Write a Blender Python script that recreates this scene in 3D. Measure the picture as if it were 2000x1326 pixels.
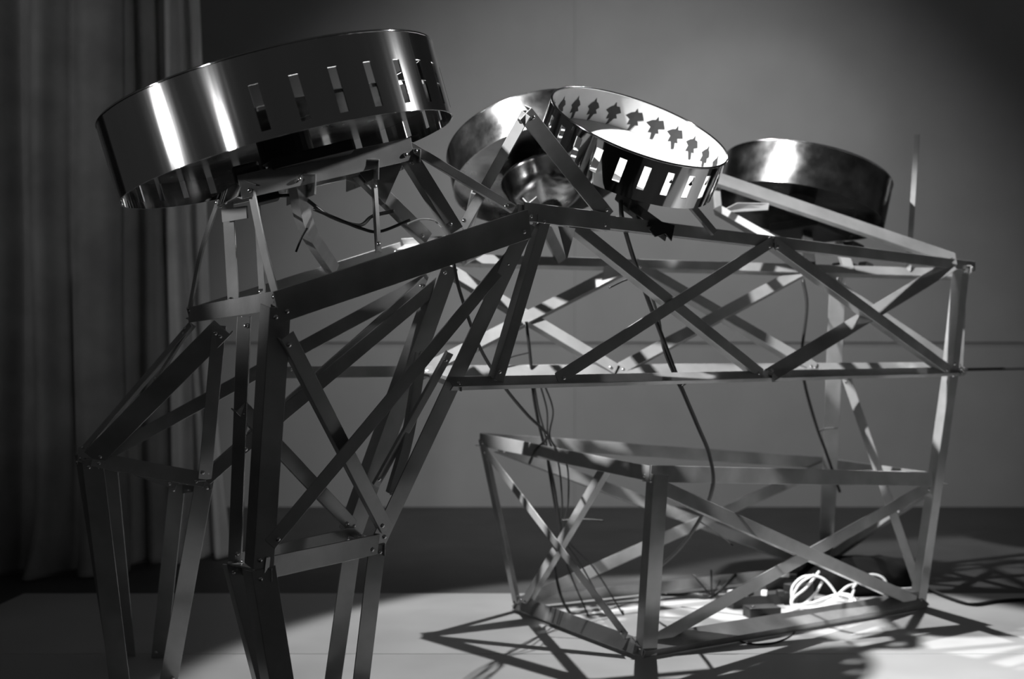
import bpy, bmesh, math, random
from mathutils import Vector, Matrix
random.seed(7)
for o in list(bpy.data.objects): bpy.data.objects.remove(o, do_unlink=True)
S = bpy.context.scene
COL = S.collection
V = Vector
# ------------------------------------------------------------------ camera
F, H0, HY = 2400.0, 0.75, 720.0          # focal length in px, eye height, horizon row (2000 x 1326 frame)
cam_d = bpy.data.cameras.new('camera'); cam = bpy.data.objects.new('camera', cam_d); COL.objects.link(cam)
cam.location = (0, 0, H0); cam.rotation_euler = (math.pi/2, 0, 0)
cam_d.sensor_fit = 'HORIZONTAL'; cam_d.sensor_width = 36; cam_d.lens = 36*F/2000
cam_d.shift_y = (HY-663)/2000.0
cam_d.dof.use_dof = True; cam_d.dof.focus_distance = 2.5; cam_d.dof.aperture_fstop = 3.2
cam_d.clip_start = 0.05
S.camera = cam
# ------------------------------------------------------------------ world, lights, exposure
w = bpy.data.worlds.new('world'); S.world = w; w.use_nodes = True
w.node_tree.nodes['Background'].inputs[0].default_value = (1, 1, 1, 1)
w.node_tree.nodes['Background'].inputs[1].default_value = 0.025
def spot(name, loc, tgt, power, deg, blend=0.3, size=0.06):
    d = bpy.data.lights.new(name, 'SPOT'); d.energy = power; d.spot_size = math.radians(deg); d.spot_blend = blend
    d.shadow_soft_size = size
    o = bpy.data.objects.new(name, d); COL.objects.link(o); o.location = loc
    o.rotation_euler = (V(tgt)-V(loc)).to_track_quat('-Z', 'Y').to_euler()
    return o
def area(name, loc, tgt, power, sx, sy):
    d = bpy.data.lights.new(name, 'AREA'); d.energy = power; d.shape = 'RECTANGLE'; d.size = sx; d.size_y = sy
    o = bpy.data.objects.new(name, d); COL.objects.link(o); o.location = loc
    o.rotation_euler = (V(tgt)-V(loc)).to_track_quat('-Z', 'Y').to_euler()
    return o
spot('stage_spot_key', (-2.2, 0.9, 4.0), (0.73, 3.24, 0.78), 3200, 22.5, 0.2, 0.05)
spot('stage_spot_side', (4.2, 3.2, 3.2), (-0.3, 2.45, 1.34), 1300, 8, 0.5, 0.09)
spot('stage_spot_back', (0.95, 6.3, 4.2), (0.55, 3.15, 0.1), 1050, 28.5, 0.15, 0.05)
spot('stand_lamp_side', (-2.65, 1.1, 0.95), (-0.50, 2.45, 1.16), 190, 17, 0.4, 0.08)
spot('stand_lamp_front', (-1.5, 0.0, 1.08), (-0.52, 2.38, 1.36), 170, 11.5, 0.3, 0.10)
spot('curtain_fill', (-3.6, 0.0, 4.2), (-1.6, 4.7, 1.5), 200, 27, 1.0, 0.2)  # unseen fill, added only to brighten the curtains from the front
spot('wall_spot', (0.7, 2.6, 4.6), (0.62, 6.67, 0.55), 540, 59, 1.0, 0.1)
S.view_settings.view_transform = 'Standard'; S.view_settings.look = 'None'
S.view_settings.gamma = 1; S.view_settings.use_curve_mapping = False
S.view_settings.exposure = 0.0
# ------------------------------------------------------------------ helpers
def P(px, py, Y): return V(((px-1000)/F*Y, Y, H0-(py-HY)/F*Y))
def G(px, py):
    Y = F*H0/(py-HY); return P(px, py, Y)      # a pixel on the floor
def mat(name, col, rough=0.6, metal=0.0, noise=None, bump=0.0, bscale=20, rvar=0.0, stretch=(1,1,1)):
    m = bpy.data.materials.new(name); m.use_nodes = True; nt = m.node_tree; b = nt.nodes['Principled BSDF']
    b.inputs['Base Color'].default_value = (col, col, col, 1); b.inputs['Roughness'].default_value = rough
    b.inputs['Metallic'].default_value = metal
    tc = nt.nodes.new('ShaderNodeTexCoord'); mp = nt.nodes.new('ShaderNodeMapping'); mp.inputs['Scale'].default_value = stretch
    nt.links.new(tc.outputs['Object'], mp.inputs[0])
    n = nt.nodes.new('ShaderNodeTexNoise'); n.inputs['Scale'].default_value = bscale; n.inputs['Detail'].default_value = 4
    nt.links.new(mp.outputs[0], n.inputs['Vector'])
    if noise:
        r = nt.nodes.new('ShaderNodeMapRange'); r.inputs['To Min'].default_value = col*(1-noise); r.inputs['To Max'].default_value = min(1, col*(1+noise))
        r.inputs['From Min'].default_value = 0.3; r.inputs['From Max'].default_value = 0.7
        nt.links.new(n.outputs['Fac'], r.inputs['Value']); nt.links.new(r.outputs[0], b.inputs['Base Color'])
    if rvar:
        r = nt.nodes.new('ShaderNodeMapRange'); r.inputs['To Min'].default_value = max(.03, rough-rvar); r.inputs['To Max'].default_value = rough+rvar
        r.inputs['From Min'].default_value = 0.3; r.inputs['From Max'].default_value = 0.7
        nt.links.new(n.outputs['Fac'], r.inputs['Value']); nt.links.new(r.outputs[0], b.inputs['Roughness'])
    if bump:
        bp = nt.nodes.new('ShaderNodeBump'); bp.inputs['Strength'].default_value = bump; bp.inputs['Distance'].default_value = 0.02
        nt.links.new(n.outputs['Fac'], bp.inputs['Height']); nt.links.new(bp.outputs[0], b.inputs['Normal'])
    return m
M = dict(
    alu=mat('brushed_aluminium', 0.42, 0.2, 0.42, 0.2, 0.05, 9, 0.05),
    rivet=mat('rivet_steel', 0.8, 0.22, 1.0),
    steel=mat('polished_steel', 0.55, 0.075, 1.0, 0.1, 0.14, 7, 0.02, (1, 1, 0.05)),
    dull=mat('spun_aluminium', 0.33, 0.22, 1.0, 0.4, 0.04, 14, 0.06),
    dark=mat('black_painted_metal', 0.03, 0.5, 0.0, 0.3),
    paper=mat('white_card', 0.55, 0.8, 0.0, 0.06),
    ink=mat('black_ink', 0.015, 0.7),
    rubber=mat('black_rubber', 0.015, 0.45),
    wire=mat('white_plastic_cable', 0.75, 0.4),
    wall=mat('painted_wall', 0.34, 0.85, 0, 0.05, 0.02, 3),
    trim=mat('painted_trim', 0.27, 0.7, 0, 0.05),
    floor=mat('dark_stage_floor', 0.038, 0.55, 0, 0.25, 0.02, 4),
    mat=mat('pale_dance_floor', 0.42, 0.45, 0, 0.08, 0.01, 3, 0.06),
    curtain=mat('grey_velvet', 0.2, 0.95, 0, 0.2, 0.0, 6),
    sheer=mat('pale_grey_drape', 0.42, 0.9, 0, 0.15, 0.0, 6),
    pale=mat('lit_fold_drape', 0.62, 0.9, 0, 0.1, 0.0, 6),  # paler cloth colour stands in for light caught on the fold
    cloth=mat('black_cloth', 0.006, 0.9, 0, 0.3, 0.2, 12),
)
M['cloth'].node_tree.nodes['Principled BSDF'].inputs['Specular IOR Level'].default_value = 0.05
def link(name, me, m, parent=None, loc=(0,0,0)):
    if m: me.materials.append(M[m])
    o = bpy.data.objects.new(name, me); COL.objects.link(o); o.location = loc
    if parent: o.parent = parent
    return o
def mesh(name, verts, faces, smooth=False):
    me = bpy.data.meshes.new(name); me.from_pydata([tuple(v) for v in verts], [], faces); 
    bm = bmesh.new(); bm.from_mesh(me); bmesh.ops.recalc_face_normals(bm, faces=bm.faces); bm.to_mesh(me); bm.free()
    if smooth:
        for p in me.polygons: p.use_smooth = True
    return me
def tag(o, label, cat=None, group=None, kind=None):
    if label: o['label'] = label
    if cat: o['category'] = cat
    if group: o['group'] = group
    if kind: o['kind'] = kind
    return o
def empty(name, loc, label, cat, group=None):
    o = bpy.data.objects.new(name, None); COL.objects.link(o); o.location = loc; o.empty_display_size = 0.1
    return tag(o, label, cat, group)
def spline(pts, n=8):
    pts = [V(p) for p in pts]
    if len(pts) < 3: return pts
    out = []; q = [2*pts[0]-pts[1]] + pts + [2*pts[-1]-pts[-2]]
    for i in range(1, len(q)-2):
        a, b, c, d = q[i-1:i+3]
        for k in range(n):
            t = k/n
            out.append(0.5*((2*b)+(c-a)*t+(2*a-5*b+4*c-d)*t*t+(3*b-a-3*c+d)*t**3))
    out.append(pts[-1]); return out
def tube_geo(pts, r, sides=6):
    vs, fs = [], []; n = len(pts); up = V((0.31, 0.17, 0.93))
    for i, p in enumerate(pts):
        d = (pts[min(i+1, n-1)]-pts[max(i-1, 0)]).normalized()
        a = d.cross(up)
        if a.length < 1e-3: a = d.cross(V((1, 0, 0)))
        a.normalize(); b = d.cross(a)
        for k in range(sides):
            t = 2*math.pi*k/sides; vs.append(p+r*(math.cos(t)*a+math.sin(t)*b))
    for i in range(n-1):
        for k in range(sides):
            fs.append((i*sides+k, i*sides+(k+1) % sides, (i+1)*sides+(k+1) % sides, (i+1)*sides+k))
    fs.append(tuple(range(sides))[::-1]); fs.append(tuple((n-1)*sides+k for k in range(sides)))
    return vs, fs
def tube(name, pts, r, m, parent=None, n=8, origin=None):
    o0 = V(origin) if origin is not None else V(pts[0])
    vs, fs = tube_geo([p-o0 for p in spline(pts, n)], r)
    loc = o0-(parent_loc(parent) if parent else V((0,0,0)))
    return link(name, mesh(name, vs, fs, True), m, parent, loc)
def parent_loc(o):
    l = V((0,0,0))
    while o: l += V(o.location); o = o.parent
    return l
def box_geo(c, sx, sy, sz, rot=0):
    vs = []
    R = Matrix.Rotation(rot, 3, 'Z')
    for x in (-1, 1):
        for y in (-1, 1):
            for z in (-1, 1): vs.append(V(c)+R @ V((x*sx/2, y*sy/2, z*sz/2)))
    return vs, [(0,1,3,2),(4,6,7,5),(0,4,5,1),(2,3,7,6),(0,2,6,4),(1,5,7,3)]
def bevel(me, r=0.003, seg=2):
    bm = bmesh.new(); bm.from_mesh(me)
    bmesh.ops.bevel(bm, geom=list(bm.edges), offset=r, segments=seg, affect='EDGES', profile=0.6); bm.to_mesh(me); bm.free()
    return me
# ------------------------------------------------------------------ the setting
WY = 6.667
def slab(name, x0, x1, y0, y1, z0, z1, m, parent=None, bev=0):
    c = V(((x0+x1)/2, (y0+y1)/2, z0)); vs, fs = box_geo((0, 0, (z1-z0)/2), x1-x0, y1-y0, z1-z0)
    me = mesh(name, vs, fs)
    if bev: bevel(me, bev)
    return link(name, me, m, parent, c-(parent_loc(parent) if parent else V((0,0,0))))
fl = slab('floor', -7, 8, -3, WY+0.3, -0.1, 0.0, 'floor'); tag(fl, 'dark stage floor running to the back wall', kind='structure')
wb = slab('wall_back', -7, 8, WY+0.03, WY+0.25, 0, 5.2, 'wall'); tag(wb, 'plain grey back wall of wide panels with a thin rail', kind='structure')
xs = [-6.98, -4.54, -2.1, 0.34, 2.78, 5.22, 7.66]
for i in range(6):
    slab('panel', xs[i]+.0006, xs[i+1]-.0006, WY, WY+0.03, 0.0, 0.868, 'wall', wb)
    slab('panel', xs[i]+.0006, xs[i+1]-.0006, WY, WY+0.03, 0.894, 5.2, 'wall', wb)
tr = slab('trim_1', -7, 8, WY+0.008, WY+0.032, 0.867, 0.895, 'trim'); tag(tr, 'thin horizontal groove strip across the back wall', kind='structure')
# pale sheet flooring under the sculpture (two lengths with a seam)
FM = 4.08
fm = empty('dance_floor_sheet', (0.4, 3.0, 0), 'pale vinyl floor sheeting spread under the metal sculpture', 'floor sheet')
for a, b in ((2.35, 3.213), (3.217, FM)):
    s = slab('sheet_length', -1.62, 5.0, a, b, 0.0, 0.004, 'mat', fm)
# ------------------------------------------------------------------ curtains
def curtain(name, label, xl_top, xr_top, xl_bot, xr_bot, Y, folds, amp, m, seed, hem):
    rnd = random.Random(seed)
    nu, nz = folds*14, 44; HT = 5.0
    ph = [rnd.uniform(.75, 1.25) for _ in range(folds)]; tot = sum(ph); cum = [0]
    for p in ph: cum.append(cum[-1]+p/tot)
    am = [rnd.uniform(.55, 1.2) for _ in range(folds)]
    vs = []; x0 = xl_bot; 
    for j in range(nz+1):
        tz = j/nz; z = HT*tz**1.5
        for i in range(nu+1):
            u = i/nu
            k = max(q for q in range(folds) if cum[q] <= u+1e-9); f = (u-cum[k])/(cum[k+1]-cum[k])
            g = math.sin(math.pi*f)**1.4*am[k]
            g2 = 0.25*math.sin(2*math.pi*(f*2+0.3*k))*am[k]
            fl_ = 1+0.5*math.exp(-z/0.25)
            xl = xl_bot+(xl_top-xl_bot)*tz; xr = xr_bot+(xr_top-xr_bot)*tz
            x = xl+(xr-xl)*u+0.012*math.sin(3*z+k*1.7)*math.exp(-z/2)
            y = Y-amp*(g+g2*0.5)*fl_ - hem*math.exp(-z/0.09)*(0.4+g)
            zz = z+0.004+ (0.03*math.sin(9*u+k) if False else 0)
            vs.append((x, y, zz))
    fs = []
    for j in range(nz):
        for i in range(nu):
            a = j*(nu+1)+i; fs.append((a, a+1, a+nu+2, a+nu+1))
    c = V((vs[0][0], Y, 0)); me = mesh(name, [V(v)-c for v in vs], fs, True)
    o = link(name, me, m, None, c); sd = o.modifiers.new('cloth', 'SOLIDIFY'); sd.thickness = 0.006; sd.offset = 1
    return tag(o, label, 'curtain', 'drapes at the side of the stage')
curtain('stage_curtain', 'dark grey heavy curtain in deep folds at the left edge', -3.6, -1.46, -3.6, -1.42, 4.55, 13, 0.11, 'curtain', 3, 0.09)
curtain('stage_curtain', 'mid grey drape in shallow folds between the dark curtain and the lit fold', -1.66, -1.37, -1.60, -1.22, 4.80, 4, 0.05, 'sheer', 11, 0.04)
curtain('stage_curtain', 'narrow lit fold of drape, coloured paler, slanting down behind the left leg', -1.44, -1.35, -1.255, -1.13, 4.93, 2, 0.025, 'pale', 5, 0.05)  # lit edge fold as its own strip, its light put into the colour
# ------------------------------------------------------------------ metal frame sculpture
ROOT = empty('metal_truss_sculpture', (0.3, 3.1, 0), 'large riveted frame of aluminium angle bars, bent legs at one end', 'sculpture')
rv = bmesh.new(); bmesh.ops.create_uvsphere(rv, u_segments=8, v_segments=6, radius=0.005)
for v in rv.verts: v.co.z *= 0.6
RIV = bpy.data.meshes.new('rivet'); rv.to_mesh(RIV); rv.free(); RIV.materials.append(M['rivet'])
for p in RIV.polygons: p.use_smooth = True
def bar(name, p, q, wd, n=(0,-1,0), side=1, t=0.003, flange=0.8, riv=True, mid=None, off=0.0, mat_='alu', flat=False):
    """angle bar from p to q: one flange of width wd facing n, the other folded back at the 'side' edge"""
    pts = [V(p), V(q)] if mid is None else spline([p]+[V(m) for m in mid]+[q], 5)
    n = V(n); o0 = V(p); vs, fs = [], []; K = 4 if flat else 6
    for i, c in enumerate(pts):
        d = (pts[min(i+1, len(pts)-1)]-pts[max(i-1, 0)]).normalized()
        nn = (n-d*n.dot(d)).normalized(); u = d.cross(nn)*side
        c = c+nn*off
        h = wd/2
        if flat: prof = [(-h, 0), (h, 0), (h, -t), (-h, -t)]
        else: prof = [(-h, 0), (h, 0), (h, -wd*flange), (h-t, -wd*flange), (h-t, -t), (-h, -t)]
        for a, b in prof: vs.append(c-o0+u*a+nn*b)
    m = len(pts)
    for i in range(m-1):
        for k in range(K): fs.append((i*K+k, i*K+(k+1) % K, (i+1)*K+(k+1) % K, (i+1)*K+k))
    if flat: fs += [(3,2,1,0), tuple((m-1)*K+k for k in range(4))]
    else:
        e = (m-1)*K; fs += [(5,4,1,0), (4,3,2,1), (e,e+1,e+4,e+5), (e+1,e+2,e+3,e+4)]
    o = link(name, mesh(name, vs, fs), mat_, ROOT, o0-V(ROOT.location))
    if mid is None and not flat:
        bv = o.modifiers.new('edge', 'BEVEL'); bv.width = 0.0009; bv.segments = 1; bv.limit_method = 'ANGLE'
    if riv:
        d = (V(q)-V(p)); L = d.length; d.normalize(); nn = (n-d*n.dot(d)).normalized(); u = d.cross(nn)*side
        for s in ((0.018, .012), (L-0.018, -.012)):
            r = bpy.data.objects.new('rivet', RIV); COL.objects.link(r); r.parent = o
            base = d*s[0] if mid is None else (V((0,0,0)) if s[0] < .05 else V(q)-V(p))
            r.location = base+nn*(off+0.001)+u*wd*0.2
            r.rotation_euler = nn.to_track_quat('Z', 'Y').to_euler()
    return o
def lerp(a, b, t): return V(a)+(V(b)-V(a))*t
def on(a, b, px):
    """point of the 3-D line a-b that stands over picture column px"""
    k = (px-1000)/F; d = V(b)-V(a); s = (k*a[1]-a[0])/(d[0]-k*d[1]); return V(a)+d*s
# ---- body truss: near and far faces
NT0, NT2 = P(1012, 412, 2.55), P(1905, 520, 3.80)
NB0, NB2 = P(880, 745, 2.50), P(1884, 722, 3.80)
FT0, FT2 = P(885, 504, 3.45), P(1890, 533, 3.90)
FB0, FB2 = P(555, 727, 3.20), P(1884, 716, 3.90)
NN = V((0.67, -0.74, 0)); FN = V((0.22, -0.88, 0.42))
bar('top_chord', NT0, NT2, 0.030, NN, 1)
bar('bottom_chord', NB0, NB2, 0.026, V((0.5, -0.56, 0.66)), 1, flange=.55)
bar('top_chord', FT0, FT2, 0.030, FN, 1)
bar('bottom_chord', FB0, FB2, 0.034, FN, -1)
bar('chord_sleeve', on(NT0, NT2, 1022), on(NT0, NT2, 1190), 0.040, NN, 1, off=0.004)
def brace(a0, a1, b0, b1, x0, x1, wd, n, side=1, off=0.004, **k):
    return bar('diagonal_brace', on(a0, a1, x0), on(b0, b1, x1), wd, n, side, off=off, **k)
bar('end_post', on(NT0, NT2, 1068), on(NB0, NB2, 972), 0.028, NN, 1, off=0.004)
bar('end_post', on(NT0, NT2, 1888), on(NB0, NB2, 1866), 0.042, NN, 1)
bar('end_post', on(FT0, FT2, 1880), on(FB0, FB2, 1872), 0.035, FN, 1)
brace(NT0, NT2, NB0, NB2, 1108, 1492, 0.029, NN, 1, -0.004)
brace(NB0, NB2, NT0, NT2, 1085, 1506, 0.029, NN, 1, 0.006)
brace(NT0, NT2, NB0, NB2, 1508, 1852, 0.032, NN, 1, 0.006)
brace(NB0, NB2, NT0, NT2, 1505, 1862, 0.040, V((.5, -.55, .65)), -1, -0.004)
brace(FT0, FT2, FB0, FB2, 838, 1203, 0.034, FN, 1, 0.006)
brace(FB0, FB2, FT0, FT2, 820, 1232, 0.034, FN, 1, -0.004)
brace(FT0, FT2, FB0, FB2, 1240, 1592, 0.034, FN, 1, 0.006)
brace(FB0, FB2, FT0, FT2, 1205, 1572, 0.034, FN, 1, -0.004)
brace(FT0, FT2, FB0, FB2, 1585, 1872, 0.030, FN, 1, 0.006)
# cross members between the faces
for a, b, x0, x1 in ((NT0, FT0, 0, 0),):
    pass
bar('cross_member', on(NT0, NT2, 1040), on(FT0, FT2, 895), 0.028, (0, 0, 1), 1)
bar('cross_member', on(NT0, NT2, 1504), on(FT0, FT2, 1575), 0.028, (0, 0, 1), 1)
bar('cross_member', on(NT0, NT2, 1888), on(FT0, FT2, 1880), 0.028, (0, 0, 1), 1)
bar('cross_member', on(NB0, NB2, 890), on(FB0, FB2, 830), 0.026, (0, 0, 1), 1)
bar('cross_member', on(NB0, NB2, 1500), on(FB0, FB2, 1590), 0.026, (0, 0, 1), 1)
bar('cross_member', on(NB0, NB2, 1868), on(FB0, FB2, 1872), 0.026, (0, 0, 1), 1)
# ---- base frame on the floor
Fb, Lb, Rb, Bb = G(1247, 1288), G(1008, 1196), G(1800, 1192), G(1612, 1130)
Ft, Lt, Rt, Bt = P(1270, 925, Fb.y), P(938, 858, Lb.y), P(1838, 936, Rb.y), P(1622, 905, Bb.y)
for v in (Fb, Lb, Rb, Bb): v.z = 0.012
def hn(a, b, flip=1):
    d = V(b)-V(a); n = V((d.y, -d.x, 0)).normalized(); return n*flip
nLF, nFR, nLB, nBR = hn(Lb, Fb), hn(Fb, Rb), hn(Lb, Bb), hn(Bb, Rb)
nLF = nLF if nLF.y < 0 else -nLF; nFR = nFR if nFR.y < 0 else -nFR; nLB = nLB if nLB.y < 0 else -nLB
nBR = nBR if nBR.x < 0 else -nBR
# corner posts, folded so that their outer edge points at the corner
bar('corner_post', Fb, Ft, 0.034, nLF, 1, flange=1.35)
bar('corner_post', Lb, Lt, 0.030, nLF, -1, flange=0.9)
bar('corner_post', Rb, on(NB0, NB2, 1866), 0.040, nFR, -1)
bar('corner_post', Bb, P(1637, 535, 3.93), 0.055, (0.15, -1, 0), 1)
bar('top_rail', Lt, Ft, 0.040, nLF, 1, off=0.003)
bar('top_rail', Ft, Rt, 0.044, nFR, 1, off=0.003)
bar('top_rail', Lt, Bt, 0.042, nLB, 1)
bar('top_rail', Bt, Rt, 0.034, nBR, 1)
up = V((0, 0, 0.02))
bar('bottom_rail', Lb+up, Fb+up, 0.046, nLF+V((0, 0, 0.8)), -1)
bar('bottom_rail', Fb+up*1.4, Rb+up*1.4, 0.062, nFR*.5+V((0, 0, 1)), 1, flange=.35)
bar('bottom_rail', Lb+up, Bb+up, 0.036, nLB, 1)
bar('bottom_rail', Bb+up, Rb+up, 0.036, nBR, 1)
bar('diagonal_brace', lerp(Lt, Ft, .03)-V((0,0,.02)), lerp(Lb, Fb, .93)+up*2, 0.026, nLF, 1, off=0.008)
bar('diagonal_brace', lerp(Lb, Fb, .05)+up, lerp(Lt, Ft, .76), 0.028, nLF, 1, off=-0.004)
bar('diagonal_brace', lerp(Ft, Rt, .02)-up*1.5, lerp(Fb, Rb, .97)+up, 0.036, nFR, 1, off=0.006)
bar('diagonal_brace', lerp(Fb, Rb, .03)+up, lerp(Ft, Rt, .97)-up, 0.036, nFR, 1, off=-0.006)
bar('diagonal_brace', lerp(Lb, Bb, .02)+up, Bt, 0.040, nLB, 1, off=0.005)
bar('diagonal_brace', lerp(Lt, Bt, .05)-up, Bb+up, 0.036, nLB, 1, off=-0.005)
bar('diagonal_brace', P(1652, 735, 3.88), P(1795, 1150, 3.88), 0.028, (-.4, -.9, 0), 1)
bar('diagonal_brace', Bb+V((0,0,.06)), Rt-V((.02,0,.01)), 0.03, nBR, 1)
# ---- front leg standing nearest the camera
A, B = P(548, 600, 2.25), P(1032, 436, 2.55)
D, C = P(515, 1110, 2.35), P(738, 1062, 2.60)
A2, B2 = P(476, 618, 2.45), P(880, 520, 2.74)
D2, C2 = P(458, 1098, 2.50), P(692, 1043, 2.74)
LN = (B-A).cross(D-A).normalized(); LN = LN if LN.y < 0 else -LN
bar('thigh_beam', A-V((.01,0,0)), B, 0.062, LN, 1, flange=0.7, off=0.006)
bar('thigh_post', A, D, 0.044, LN, 1, flange=0.9)
bar('thigh_post', B, C, 0.040, LN, -1, flange=0.8)
bar('knee_rail', D, C, 0.046, LN, 1, off=0.003)
bar('diagonal_brace', lerp(A, D, .10)+V((.012,0,0)), lerp(B, C, .95), 0.029, LN, 1, off=0.008)
bar('diagonal_brace', lerp(D, A, .09)+V((.012,0,0)), lerp(B, C, .10), 0.030, LN, 1, off=-0.006)
bar('thigh_post', A2, D2, 0.026, LN+V((-.5,0,0)), -1, flange=1.2)
bar('thigh_post', B2, C2, 0.044, LN, 1)
bar('knee_rail', D2, C2, 0.034, LN, 1)
bar('knee_rail', D, D2, 0.034, (0, 0, 1), 1)
bar('knee_rail', C, C2, 0.034, (0, 0, 1), 1)
bar('diagonal_brace', lerp(A2, D2, .36), lerp(C2, D2, .02)+V((0,0,.02)), 0.030, LN, 1, off=0.004)
bar('diagonal_brace', lerp(A2, D2, .55), lerp(B2, C2, .05), 0.032, LN, 1, off=-0.006)
bar('side_strut', P(826, 690, 2.7), P(768, 965, 2.7), 0.022, (.5, -.8, 0), 1, mid=[P(800, 850, 2.7)])
bar('side_strut', P(880, 690, 2.66), P(735, 950, 2.72), 0.016, (.5, -.8, 0), 1)
def foot(p, px): 
    Y = p.y+0.02; q = P(px, HY+F*H0/Y, Y); q.z = 0.001; return q
Df, Cf, D2f, C2f = foot(D, 575), foot(C, 697), foot(D2, 545), foot(C2, 645)
bar('shin_post', D, Df, 0.050, LN, 1, flange=0.9)
bar('shin_post', C, Cf, 0.042, LN, -1, flange=0.9)
bar('shin_post', D2, D2f, 0.034, LN, 1)
bar('shin_post', C2, C2f, 0.044, LN, -1, flange=0.9)
# ---- second leg, striding to the left
A1 = P(368, 615, 2.83)
K1, K1b, K2, K3, K4 = P(152, 888, 2.86), P(180, 896, 2.80), P(400, 937, 2.80), P(346, 945, 3.04), P(215, 900, 3.04)
PN = hn(A, A1); PN = PN if PN.x < 0 else -PN
bar('front_plate', P(541, 586, 2.245), A1, 0.036, PN, 1, flange=0.7)
TN = V((-.35, -.75, .55))
bar('thigh_post', P(372, 632, 2.83), K1, 0.026, V((-.6, -.6, .5)), 1)
bar('thigh_post', P(434, 640, 2.66), K1b, 0.048, V((.1, -.95, -.25)), -1, flange=0.5)
bar('thigh_post', P(188, 897, 3.02), P(838, 545, 2.86), 0.032, V((.3, -.9, 0)), 1)
bar('thigh_post', K2, P(838, 552, 2.80), 0.032, V((.3, -.9, 0)), -1)
bar('thigh_post', P(428, 636, 2.66), K2, 0.030, V((.2, -.9, 0)), 1)
bar('diagonal_brace', P(368, 640, 2.83), P(296, 752, 2.83), 0.014, V((-.6, -.6, .5)), 1)
bar('knee_rail', K1b, K2, 0.034, V((.1, -1, .2)), 1)
bar('knee_rail', K1, K1b, 0.034, V((-.6, -.8, 0)), 1)
bar('knee_rail', K4, K3, 0.030, V((0, -1, .1)), 1)
bar('knee_rail', K2, K3, 0.030, V((0, 0, 1)), 1)
bar('knee_rail', K1b, K4, 0.030, V((0, 0, 1)), 1)
def fl0(px, py): q = G(px, py); q.z = 0.001; return q
bar('shin_post', K1b, fl0(236, 1352), 0.046, V((.15, -1, 0)), 1, flange=0.9)
bar('shin_post', K1, fl0(224, 1345), 0.034, V((-.7, -.7, 0)), 1)
bar('shin_post', K2, fl0(328, 1338), 0.042, V((.3, -1, 0)), -1, flange=0.9)
bar('shin_post', K3, fl0(310, 1288), 0.040, V((0, -1, 0)), 1)
bar('shin_post', K4, fl0(252, 1285), 0.034, V((0, -1, 0)), 1)
# ---- cradle that carries the large drum
A1b = P(784, 484, 3.13)
U0, U1 = P(468, 366, 2.30), P(806, 290, 2.48)
W0, W1 = P(424, 392, 2.72), P(742, 322, 2.92)
CN = LN
bar('cradle_beam', A1, A1b, 0.030, LN, 1)
bar('cradle_beam', A1b, B2+V((.1, .0, .05)), 0.026, LN, 1)
bar('cradle_rail', U0, U1, 0.046, CN, 1, flange=0.7)
bar('cradle_rail', W0, W1, 0.034, CN, 1)
bar('cradle_rail', U0, W0, 0.034, V((-.5, -.8, .2)), 1)
bar('cradle_rail', U1, W1, 0.034, V((0, 0, 1)), 1)
bar('cradle_rail', lerp(U0, U1, .35), lerp(W0, W1, .35), 0.05, V((0, 0, 1)), 1)
bar('cradle_rail', lerp(U0, U1, .72), lerp(W0, W1, .72), 0.05, V((0, 0, 1)), 1)
bar('cradle_strut', P(490, 375, 2.32), P(541, 588, 2.26), 0.020, V((-.7, -.7, 0)), 1, mid=[P(512, 480, 2.3)], flange=0.5)
bar('cradle_strut', P(587, 345, 2.36), P(658, 528, 3.0), 0.030, V((.4, -.9, 0)), 1, mid=[P(607, 445, 2.65)])
bar('cradle_strut', P(733, 350, 2.48), P(742, 492, 2.40), 0.011, CN, 1)
bar('cradle_strut', P(706, 335, 2.6), P(838, 466, 2.72), 0.030, V((.3, -.9, .2)), 1)
bar('cradle_strut', P(800, 300, 2.49), P(893, 450, 2.52), 0.032, CN, 1)
bar('cradle_strut', P(798, 283, 2.48), P(1005, 408, 2.54), 0.018, CN, 1)
bar('cradle_strut', P(424, 396, 2.72), P(369, 604, 2.83), 0.014, V((-.7, -.7, 0)), 1, mid=[P(392, 490, 2.78)])
bar('cradle_strut', P(444, 398, 2.65), P(456, 598, 2.55), 0.028, V((-.3, -.9, 0)), 1)
bar('cradle_strut', P(500, 382, 2.55), P(512, 580, 2.36), 0.016, V((-.3, -.9, 0)), 1)
def plate(name, pts, t=0.004, m='alu'):
    pts = [V(p) for p in pts]; o0 = pts[0]; n = (pts[1]-pts[0]).cross(pts[2]-pts[0]).normalized()*t; k = len(pts)
    vs = [p-o0 for p in pts]+[p-o0+n for p in pts]
    fs = [tuple(range(k)), tuple(range(k, 2*k))[::-1]]+[(i, (i+1) % k, k+(i+1) % k, k+i) for i in range(k)]
    return link(name, mesh(name, vs, fs), m, ROOT, o0-V(ROOT.location))
plate('gusset_plate', [P(702, 338, 2.50), P(790, 312, 2.52), P(752, 398, 2.50)])
plate('gusset_plate', [P(432, 408, 2.62), P(480, 402, 2.55), P(482, 426, 2.55), P(434, 434, 2.62)])
plate('gusset_plate', [P(1180, 520, 3.52), P(1238, 512, 3.54), P(1232, 532, 3.54), P(1176, 548, 3.52)])
plate('gusset_plate', [P(1092, 442, 2.62), P(1124, 446, 2.64), P(1108, 505, 2.63)])
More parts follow.
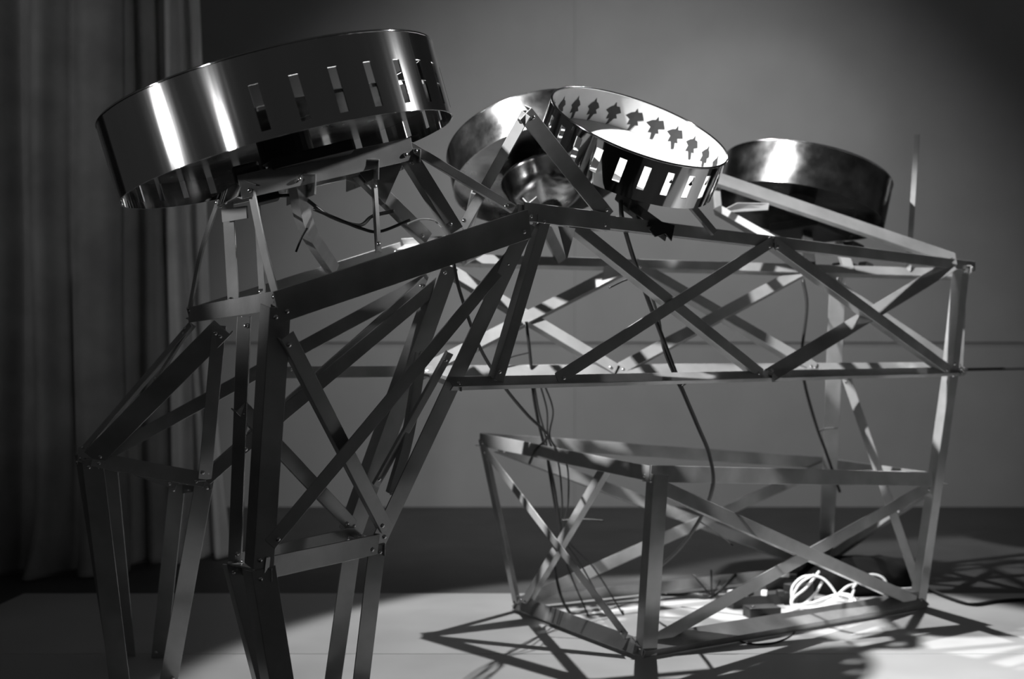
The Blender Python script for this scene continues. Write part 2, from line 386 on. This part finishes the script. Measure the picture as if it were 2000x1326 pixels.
# ---- tripod and long strip that hold the middle drum
AP = P(1027, 222, 2.52)
bar('tripod_leg', AP, P(902, 446, 2.66), 0.024, V((-.25, -.95, .1)), 1)
bar('tripod_leg', AP, on(NT0, NT2, 1188)+V((0,0,.01)), 0.036, V((.5, -.8, -.4)), -1)
bar('stay_strip', P(1388, 342, 3.52), on(NT0, NT2, 1868)+V((0,0,.016)), 0.048, V((-.1, -.8, .6)), 1, flange=.3)
bar('drum_arm', P(1398, 345, 3.53), P(1404, 412, 3.53), 0.02, V((0, -1, 0)), 1, riv=False)
# ------------------------------------------------------------------ drums
def drum(label, c, R, H, axis, nslots, slot, smat, floor_t, phase=0.0, lid_mat='dull', paper=True, figures=False, dome=False, sl_w=0.3, open_=lambda v: True):
    """slotted spinning drum: c is the centre of the lower rim, axis points to the open top"""
    ax = V(axis).normalized(); rot = ax.to_track_quat('Z', 'Y')
    root = bpy.data.objects.new('zoetrope_drum', None); COL.objects.link(root); root.location = c
    root.rotation_mode = 'QUATERNION'; root.rotation_quaternion = rot
    tag(root, label, 'drum', 'spinning slotted drums on the sculpture')
    T = 0.003; seg = []; st = 2*math.pi/nslots
    for k in range(nslots):
        a0 = k*st+phase
        seg += [(a0, False), (a0+st*(1-sl_w)/3, False), (a0+st*(1-sl_w)*2/3, False), (a0+st*(1-sl_w), True), (a0+st*(1-sl_w/2), True)]
    def facing(a):      # outward direction of the wall at angle a, in the world
        return rot @ V((math.cos(a), math.sin(a), 0))
    mid_a = lambda k: (k+1-sl_w/2)*st+phase
    seg = [(a, f and open_(facing(mid_a(i//5)))) for i, (a, f) in enumerate(seg)]
    zs = [0, H*slot[0], H*slot[1], H]; n = len(seg); vs, fs = [], []
    for r in (R, R-T):
        for z in zs:
            for a, _ in seg: vs.append((r*math.cos(a), r*math.sin(a), z))
    def ix(s, j, i): return (s*4+j)*n+(i % n)
    for i in range(n):
        hole = seg[i][1]
        for j in range(3):
            if j == 1 and hole: continue
            fs.append((ix(0,j,i), ix(0,j,i+1), ix(0,j+1,i+1), ix(0,j+1,i))); fs.append((ix(1,j,i), ix(1,j+1,i), ix(1,j+1,i+1), ix(1,j,i+1)))
        for j in (0, 3): fs.append((ix(0,j,i), ix(1,j,i), ix(1,j,i+1), ix(0,j,i+1)))
        if hole:
            for j in (1, 2): fs.append((ix(0,j,i), ix(1,j,i), ix(1,j,i+1), ix(0,j,i+1)))
            if not seg[i-1][1]: fs.append((ix(0,1,i), ix(1,1,i), ix(1,2,i), ix(0,2,i)))
            if not seg[(i+1) % n][1]: fs.append((ix(0,1,i+1), ix(1,1,i+1), ix(1,2,i+1), ix(0,2,i+1)))
    me = mesh('drum_wall', vs, fs)
    for p in me.polygons: p.use_smooth = abs(p.normal.z) < 0.5 and len(p.vertices) == 4
    me.set_sharp_from_angle(angle=math.radians(40))
    wall = link('drum_wall', me, smat, root)
    # rolled upper rim
    ring = [V(((R-T/2)*math.cos(a), (R-T/2)*math.sin(a), H)) for a in [2*math.pi*i/96 for i in range(97)]]
    vs, fs = tube_geo(ring, 0.0028, 6); link('rim', mesh('rim', vs, fs[:-2], True), smat, root)
    # turntable disc
    def disc(name, r, z0, z1, m, rings=64):
        vs = [(r*math.cos(2*math.pi*i/rings), r*math.sin(2*math.pi*i/rings), z) for z in (z0, z1) for i in range(rings)]
        fs = [tuple(range(rings))[::-1], tuple(range(rings, 2*rings))]+[(i, (i+1) % rings, rings+(i+1) % rings, rings+i) for i in range(rings)]
        return link(name, mesh(name, vs, fs), m, root)
    disc('turntable', R-T*1.3, H*floor_t, H*floor_t+0.006, lid_mat)
    disc('turntable_card', R-T*1.5, H*floor_t+0.0065, H*floor_t+0.0075, 'paper')
    disc('hub', R*0.16, H*floor_t-0.045, H*floor_t, 'dark', 24)
    if paper:
        vs, fs = [], []; m_ = 96; rr = R-T-0.0006
        pz = [(H*floor_t+0.008), H*slot[0]*0.98] if not figures else [H*floor_t+0.008, H*0.97]
        if figures:   # card liner carries the pictures, slots stay open through it
            vs = []; pz = [H*floor_t+.008, H*slot[0], H*slot[1], H*.985]
            for z in pz:
                for a, _ in seg: vs.append((rr*math.cos(a), rr*math.sin(a), z))
            for i in range(n):
                for j in range(3):
                    if j == 1 and seg[i][1] and facing(seg[i][0]).y < 0.1: continue
                    fs.append((j*n+i, j*n+(i+1) % n, (j+1)*n+(i+1) % n, (j+1)*n+i))
        else:
            for z in pz:
                for i in range(m_): a = 2*math.pi*i/m_; vs.append((rr*math.cos(a), rr*math.sin(a), z))
            fs = [(i, (i+1) % m_, m_+(i+1) % m_, m_+i) for i in range(m_)]
        link('card_liner', mesh('card_liner', vs, fs, True), 'paper', root)
    if figures:
        rr = R-T-0.0014; rnd = random.Random(5)
        for k in range(nslots):
            a0 = (k+0.35)*st+phase; s = st*0.44; zc = H*0.50; hz = H*0.27
            ph = k*2*math.pi/nslots*3
            # small winged silhouettes, each a different phase of the movement
            w_ = 0.55+0.45*math.sin(ph); tl = 0.3*math.cos(ph)
            out = [(0, 1.15), (.16, .75), (.35+.25*w_, .55+.4*w_), (.55+.5*w_, .25), (.4, .0), (.62, -.35), (.3, -.45), (.25+tl, -1.0), (-.05+tl, -1.15), (-.15, -.5), (-.5, -.62), (-.42, -.05), (-.6-.4*w_, .2), (-.3-.2*w_, .6), (-.14, .75)]
            vs = [V((rr*math.cos(a0-x*s), rr*math.sin(a0-x*s), zc+y*hz)) for x, y in out]; cc = V((rr*math.cos(a0), rr*math.sin(a0), zc+.1*hz))
            q = len(vs); vs.append(cc); me = mesh('printed_figure', vs, [(i, (i+1) % q, q) for i in range(q)]); link('printed_figure', me, 'ink', root)
    if dome:
        prof = [(0.0, -0.118), (.03, -.116), (.062, -.106), (.09, -.086), (.108, -.06), (.115, -.03), (.119, -.026), (.119, -.020), (.112, -.018), (.05, .012), (0.0, .014)]
        vs, fs = [], []; m_ = 48
        for r, z in prof:
            for i in range(m_): a = 2*math.pi*i/m_; vs.append((max(r, .0005)*math.cos(a), max(r, .0005)*math.sin(a), z+H*floor_t-.012))
        for j in range(len(prof)-1):
            for i in range(m_): fs.append((j*m_+i, j*m_+(i+1) % m_, (j+1)*m_+(i+1) % m_, (j+1)*m_+i))
        d = link('motor_dome', mesh('motor_dome', vs, fs, True), 'dull', root); tag(d, 'round spun metal dome with a bright edge')
        disc('dome_cap', 0.03, H*floor_t-.142, H*floor_t-.126, 'dark', 20)
    return root
rad = math.radians
def axis(roll, lean):   # roll in the picture plane (right positive), lean away from the camera
    return V((math.sin(rad(roll))*math.cos(rad(lean)), math.sin(rad(lean)), math.cos(rad(roll))*math.cos(rad(lean))))
d1 = drum('largest polished slotted drum, tilted over the front legs', P(566, 316, 2.42), 0.334, 0.148, axis(-15.8, -4), 30, (.1, .64), 'steel', .34, 0.05, paper=False, sl_w=.24, open_=lambda v: v.x > 0.0 or v.y > 0)
d2 = drum('drum with a round metal dome beneath, behind the tripod bars', P(1062, 345, 3.35), 0.250, 0.104, axis(-12, 22), 24, (.2, .7), 'dull', .3, 0.0, dome=True, paper=False, open_=lambda v: False)
ax3 = axis(20, -28)
d3 = drum('open drum lined with white card and black figures', P(1250, 246, 2.85)-ax3*0.100, 0.217, 0.100, ax3, 24, (.25, .80), 'steel', .12, 0.1, figures=True)
d4 = drum('dull metal drum behind the bright diagonal strip', P(1560, 415, 3.9), 0.266, 0.132, axis(14, 8), 24, (.45, .5), 'dull', .35, 0.0, paper=False, open_=lambda v: False)
# ---- brackets below the drums (parts of the frame)
def block(name, c, s, rot, m='dark', parent=ROOT, bev=0.004):
    vs, fs = box_geo((0, 0, 0), *s); me = bevel(mesh(name, vs, fs), bev)
    o = link(name, me, m, parent, V(c)-parent_loc(parent)); o.rotation_mode = 'QUATERNION'; o.rotation_quaternion = rot; return o
q1 = axis(-15.8, -4).to_track_quat('Z', 'Y'); q3 = ax3.to_track_quat('Z', 'Y'); q4 = axis(14, 8).to_track_quat('Z', 'Y'); q2 = axis(-12, 22).to_track_quat('Z', 'Y')
def below(px, py, Y, ax, d): return P(px, py, Y)+ax*d
block('drum_mount', P(600, 322, 2.46), (0.26, 0.16, 0.022), q1)
block('motor_housing', P(486, 352, 2.34), (0.035, 0.05, 0.06), q1)
block('motor_housing', P(520, 385, 2.5), (0.05, 0.05, 0.022), q1)
block('motor_housing', P(1236, 392, 2.86), (0.06, 0.06, 0.03), q3)
bar('drum_arm', P(1222, 392, 2.84), P(1308, 455, 2.80), 0.026, V((.2, -.9, .3)), 1, mat_='dark', riv=False)
plate('clamp_plate', [P(1268, 448, 2.775), P(1284, 430, 2.775), P(1318, 440, 2.775), P(1312, 470, 2.775), P(1300, 456, 2.775), P(1280, 462, 2.775)], .012, 'dark')
bar('drum_arm', P(1250, 246, 2.85)-ax3*0.125, on(NT0, NT2, 1262), 0.024, V((.3, -.9, 0)), 1, mat_='dark', riv=False)
bar('drum_arm', P(1575, 432, 3.9), on(FT0, FT2, 1585), 0.03, V((0, -1, 0)), 1, mat_='dark', riv=False)
bar('drum_arm', P(1352, 400, 2.9), P(1398, 455, 2.93), 0.016, V((0, -.9, .3)), 1, riv=False)
block('drum_mount', P(1580, 452, 3.92), (0.22, 0.14, 0.03), q4)
bar('drum_arm', P(1400, 404, 3.53), P(1530, 478, 3.2), 0.026, V((0, -.9, .3)), 1, mat_='dark', riv=False)
plate('gusset_plate', [P(1403, 416, 3.52), P(1440, 397, 3.5), P(1502, 398, 3.5), P(1500, 410, 3.5)])
block('motor_housing', P(1660, 485, 3.85), (0.07, 0.05, 0.03), q4)
block('motor_housing', P(1648, 527, 3.93), (0.075, 0.04, 0.04), q4)
block('bearing_cap', P(1690, 524, 3.9), (0.035, 0.035, 0.035), q4, 'alu')
block('bearing_cap', P(1636, 546, 3.88), (0.02, 0.02, 0.022), q4, 'rivet')
bar('drum_arm', P(1040, 392, 3.1), on(FT0, FT2, 1100), 0.03, V((0, -1, 0)), 1, riv=False)
bar('drum_arm', P(930, 380, 3.2), on(FT0, FT2, 900), 0.03, V((0, -1, 0)), 1, riv=False)
bar('drum_arm', P(1640, 470, 3.85), on(FT0, FT2, 1660), 0.03, V((0, -1, 0)), 1, riv=False)
# lit upright rod behind the right end
rod = bar('upright_rod', on(FT0, FT2, 1774), P(1791, 262, 3.87), 0.016, V((-.35, -.9, 0)), 1, flange=.4, riv=False)
# ------------------------------------------------------------------ cables
def cable(label, pts, r=0.004, m='rubber', cat='cable', name='cable', ties=()):
    o = tube(name, pts, r, m); tag(o, label, cat)
    for a, b in ties:
        t = tube('cable_tie', [a, lerp(a, b, .5)+V((0, 0, .004)), b], 0.0022, 'rubber', o)
    return o
cable('thick black cable hanging from the open drum to the base frame', [P(1212, 392, 2.83), P(1216, 430, 2.8), P(1236, 500, 2.86), P(1262, 575, 2.9), P(1292, 655, 2.95), P(1326, 745, 3.0), P(1362, 830, 3.1), P(1386, 890, 3.2), P(1392, 950, 3.3), P(1368, 1012, 3.45), P(1326, 1072, 3.6), P(1282, 1112, 3.75)], 0.0055,
      ties=((P(1250, 540, 2.88), P(1190, 562, 2.84)), (P(1332, 754, 3.0), P(1368, 738, 3.02)), (P(1366, 1018, 3.45), P(1432, 1066, 3.4))))
cable('thin black cable running down beside the thick one', [P(1268, 565, 2.93), P(1286, 620, 2.95), P(1296, 680, 2.96), P(1318, 735, 2.99), P(1345, 790, 3.05)], 0.0035)
cable('black cable dropping straight from the bright cross brace', [P(1028, 628, 3.4), P(1036, 700, 3.42), P(1042, 770, 3.45), P(1052, 825, 3.5), P(1060, 858, 3.55), P(1078, 930, 3.6), P(1088, 990, 3.62), P(1094, 1050, 3.64), P(1084, 1100, 3.66), P(1096, 1165, 3.68), P(1118, 1205, 3.7)], 0.0045,
      ties=((P(1036, 688, 3.42), P(962, 712, 3.38)), (P(1092, 1016, 3.63), P(1180, 1017, 3.6))))
cable('black cable slanting from the leg to the base frame corner', [P(886, 515, 2.7), P(900, 575, 2.75), P(938, 680, 2.9), P(985, 755, 3.1), P(1030, 810, 3.3), P(1068, 850, 3.5), P(1046, 880, 3.55), P(1034, 905, 3.6)], 0.0042)
for dx, seed in ((0, 1), (16, 2), (28, 3)):
    cable(['outermost thin wire of the strands hanging inside the base frame', 'middle thin wire of the strands hanging inside the base frame', 'rightmost thin wire of the strands hanging inside the base frame'][seed-1],
          [P(1042+dx*.6, 740, 3.5), P(1052+dx, 800, 3.55), P(1066+dx*.3, 855, 3.58), P(1070+dx*1.3, 905, 3.6), P(1082+dx, 980, 3.62), P(1094+dx*.3, 1045, 3.64), P(1110+dx*1.8, 1110, 3.7), P(1150+dx*2.5, 1205, 3.72)], 0.0026)
cable('thin cable hanging along the rear post', [P(1568, 545, 3.9), P(1576, 600, 3.9), P(1566, 690, 3.92), P(1572, 750, 3.95), P(1594, 830, 4.0), P(1616, 890, 4.1), P(1640, 960, 4.25)], 0.005, ties=((P(1598, 842, 4.0), P(1636, 836, 3.98)),))
cable('black cable looping under the largest drum', [P(545, 382, 2.45), P(590, 385, 2.5), P(640, 420, 2.55), P(700, 440, 2.58), P(728, 422, 2.6), P(770, 412, 2.6)], 0.004,
      ties=((P(600, 445, 2.5), P(578, 492, 2.5)),))
cable('second black cable sagging under the largest drum', [P(612, 408, 2.5), P(660, 428, 2.52), P(705, 446, 2.54), P(742, 452, 2.56), P(800, 430, 2.6)], 0.0035)
cable('short pale wire arching above the dark beam', [P(796, 437, 2.45), P(822, 428, 2.46), P(846, 430, 2.48), P(864, 444, 2.48)], 0.0022, 'wire')
cable('taut black line running off beyond the right end', [P(1868, 722, 3.86), P(2100, 718, 3.9), P(2500, 715, 4.0)], 0.006)
tube_pts = [G(1800, 1150), G(1850, 1172), G(1900, 1186), G(1950, 1180), G(2020, 1177), G(2200, 1180)]
for p in tube_pts: p.z = 0.010
cable('black power cord lying on the pale floor at the right', tube_pts, 0.006)
pts = [G(1560, 1215), G(1545, 1245), G(1500, 1262), G(1450, 1258), G(1428, 1240)]
for p in pts: p.z = .006
cable('thin dark wire curling on the floor inside the base frame', pts, 0.0025)
# white cable coil
def coil_loop(c, rx, rz, tilt, n=14, a0=0, a1=2*math.pi, jit=0.0, seed=0):
    rnd = random.Random(seed); out = []
    for i in range(n+1):
        a = a0+(a1-a0)*i/n
        out.append(V(c)+V((rx*math.cos(a), tilt*math.sin(a), rz*math.sin(a)))+V((rnd.uniform(-jit, jit), rnd.uniform(-jit, jit), rnd.uniform(-jit, jit))))
    return out
def zmin(pts, z=.008):
    for p in pts: p.z = max(p.z, z)
    return pts
cc = G(1605, 1192)
coil = empty('cable_coil', (cc.x, cc.y, 0), 'tangled coil of white cable piled inside the base frame', 'cable coil')
strands = [
    [P(1590, 1122, 3.86), P(1562, 1140, 3.86), P(1546, 1170, 3.86), P(1550, 1196, 3.84), P(1572, 1206, 3.82), P(1620, 1196, 3.82), P(1655, 1180, 3.84), P(1668, 1152, 3.88)],
    [P(1546, 1172, 3.86), P(1548, 1146, 3.87), P(1570, 1126, 3.88), P(1604, 1128, 3.88), P(1628, 1152, 3.87), P(1640, 1180, 3.85), P(1620, 1198, 3.83), P(1580, 1204, 3.82)],
    [P(1600, 1116, 3.9), P(1574, 1148, 3.87), P(1550, 1168, 3.86), P(1548, 1190, 3.84), P(1568, 1204, 3.82)],
    [P(1552, 1184, 3.85), P(1590, 1176, 3.86), P(1632, 1162, 3.87), P(1662, 1168, 3.86), P(1664, 1192, 3.83)],
    [P(1606, 1136, 3.9), P(1592, 1160, 3.9), P(1570, 1180, 3.88), P(1556, 1190, 3.86)],
    [P(1666, 1148, 3.9), P(1684, 1128, 3.95), P(1706, 1122, 3.98), P(1726, 1130, 3.98), P(1734, 1150, 3.95), P(1732, 1166, 3.92)],
    [P(1560, 1203, 3.82), P(1610, 1206, 3.8), P(1650, 1196, 3.81), P(1672, 1184, 3.84), P(1664, 1164, 3.87), P(1640, 1158, 3.88)],
    [P(1600, 1186, 3.83), P(1628, 1168, 3.86), P(1654, 1146, 3.9), P(1672, 1140, 3.92)],
    [P(1452, 1222, 3.62), P(1490, 1215, 3.65), P(1530, 1208, 3.72), P(1560, 1198, 3.8)],
    [P(1736, 1148, 4.0), P(1760, 1150, 4.0), P(1784, 1149, 3.98)],
]
for k, s in enumerate(strands):
    tube('strand', zmin(s), 0.0042, 'wire', coil, 10)
for k in range(6):
    a = G(1590+k*4, 1201-k*2); b = G(1662+k*3, 1194-k*3); a.z = b.z = .008+.004*(k % 3); m_ = lerp(a, b, .5); m_.z += .012
    tube('strand', [a, m_, b], 0.004, 'wire', coil, 8)
# black cloth bag and small electronics on the floor inside the base frame
def lump(name, label, cat, c, sx, sy, sz, rot, m, seed, parent=None):
    rnd = random.Random(seed); bm = bmesh.new(); bmesh.ops.create_icosphere(bm, subdivisions=4, radius=1)
    ph = [rnd.uniform(0, 6) for _ in range(6)]
    R = Matrix.Rotation(rot, 3, 'Z')
    for v in bm.verts:
        x, y, z = v.co; e = lambda t: math.copysign(abs(t)**0.55, t)
        k = 1+0.08*math.sin(5*x+ph[0])*math.sin(4*y+ph[1])+0.05*math.sin(9*x+7*y+ph[2])
        v.co = R @ V((e(x)*sx*k, e(y)*sy*k, max(0, (e(z)+1)*.5*sz*(1+0.22*math.sin(3.2*x+ph[3])*math.cos(2.7*y+ph[4])+.06*math.sin(11*x+ph[5])))))
    me = bpy.data.meshes.new(name); bm.to_mesh(me); bm.free()
    for p in me.polygons: p.use_smooth = True
    return tag(link(name, me, m, None, c), label, cat)
g = G(1672, 1155); g.z = 0
lump('cloth_bag', 'black cloth bag lying slack behind the white cable coil', 'bag', g, 0.18, 0.13, 0.10, 0.3, 'cloth', 4)
def device(name, label, cat, px, py, s, rot, knobs=()):
    p = G(px, py); p.z = 0
    o = empty(name, p, label, cat)
    vs, fs = box_geo((0, 0, s[2]/2), *s, rot=rot); link('case', bevel(mesh('case', vs, fs), .004), 'rubber', o)
    for k, (dx, dz, m, r) in enumerate(knobs):
        vs, fs = box_geo((dx, -s[1]*.35, s[2]+dz), r*1.6, r*1.2, r, rot=rot+.4*k); link('plug', bevel(mesh('plug', vs, fs), r*.25), m, o)
    return o
device('power_strip', 'black power strip with white plugs beside the cable coil', 'power strip', 1478, 1184, (.22, .055, .04), 0.45, ((-.08, .006, 'wire', .018), (-.03, .007, 'rubber', .02), (.02, .006, 'wire', .016), (.07, .006, 'rubber', .018)))
device('power_adapter', 'black power adapter nearest the bottom rail', 'adapter', 1488, 1206, (.10, .06, .035), 0.2, ((-.03, .002, 'rivet', .006),))
device('power_adapter', 'black adapter behind the power strip with a pale plug', 'adapter', 1530, 1152, (.11, .08, .05), -0.3, ((.0, .006, 'wire', .018),))
device('control_box', 'small black control box under the crossing braces', 'control box', 1560, 1176, (.08, .06, .06), 0.6, ((.0, .004, 'dull', .02),))
p0 = G(1390, 1172); p0.z = .012
tie = tag(tube('cable_tie_bundle', [p0+V((-.16, .03, .0)), p0+V((-.06, .0, .004)), p0, p0+V((.09, .06, .06))], .006, 'rubber'), 'black knot of cable ties with spiky tails on the floor', 'cable tie')
for dx, dz in ((-.06, .07), (0, .085), (.03, .05)):
    tube('tie_tail', [p0, p0+V((dx, .01, dz))], .0025, 'rubber', tie, origin=p0)
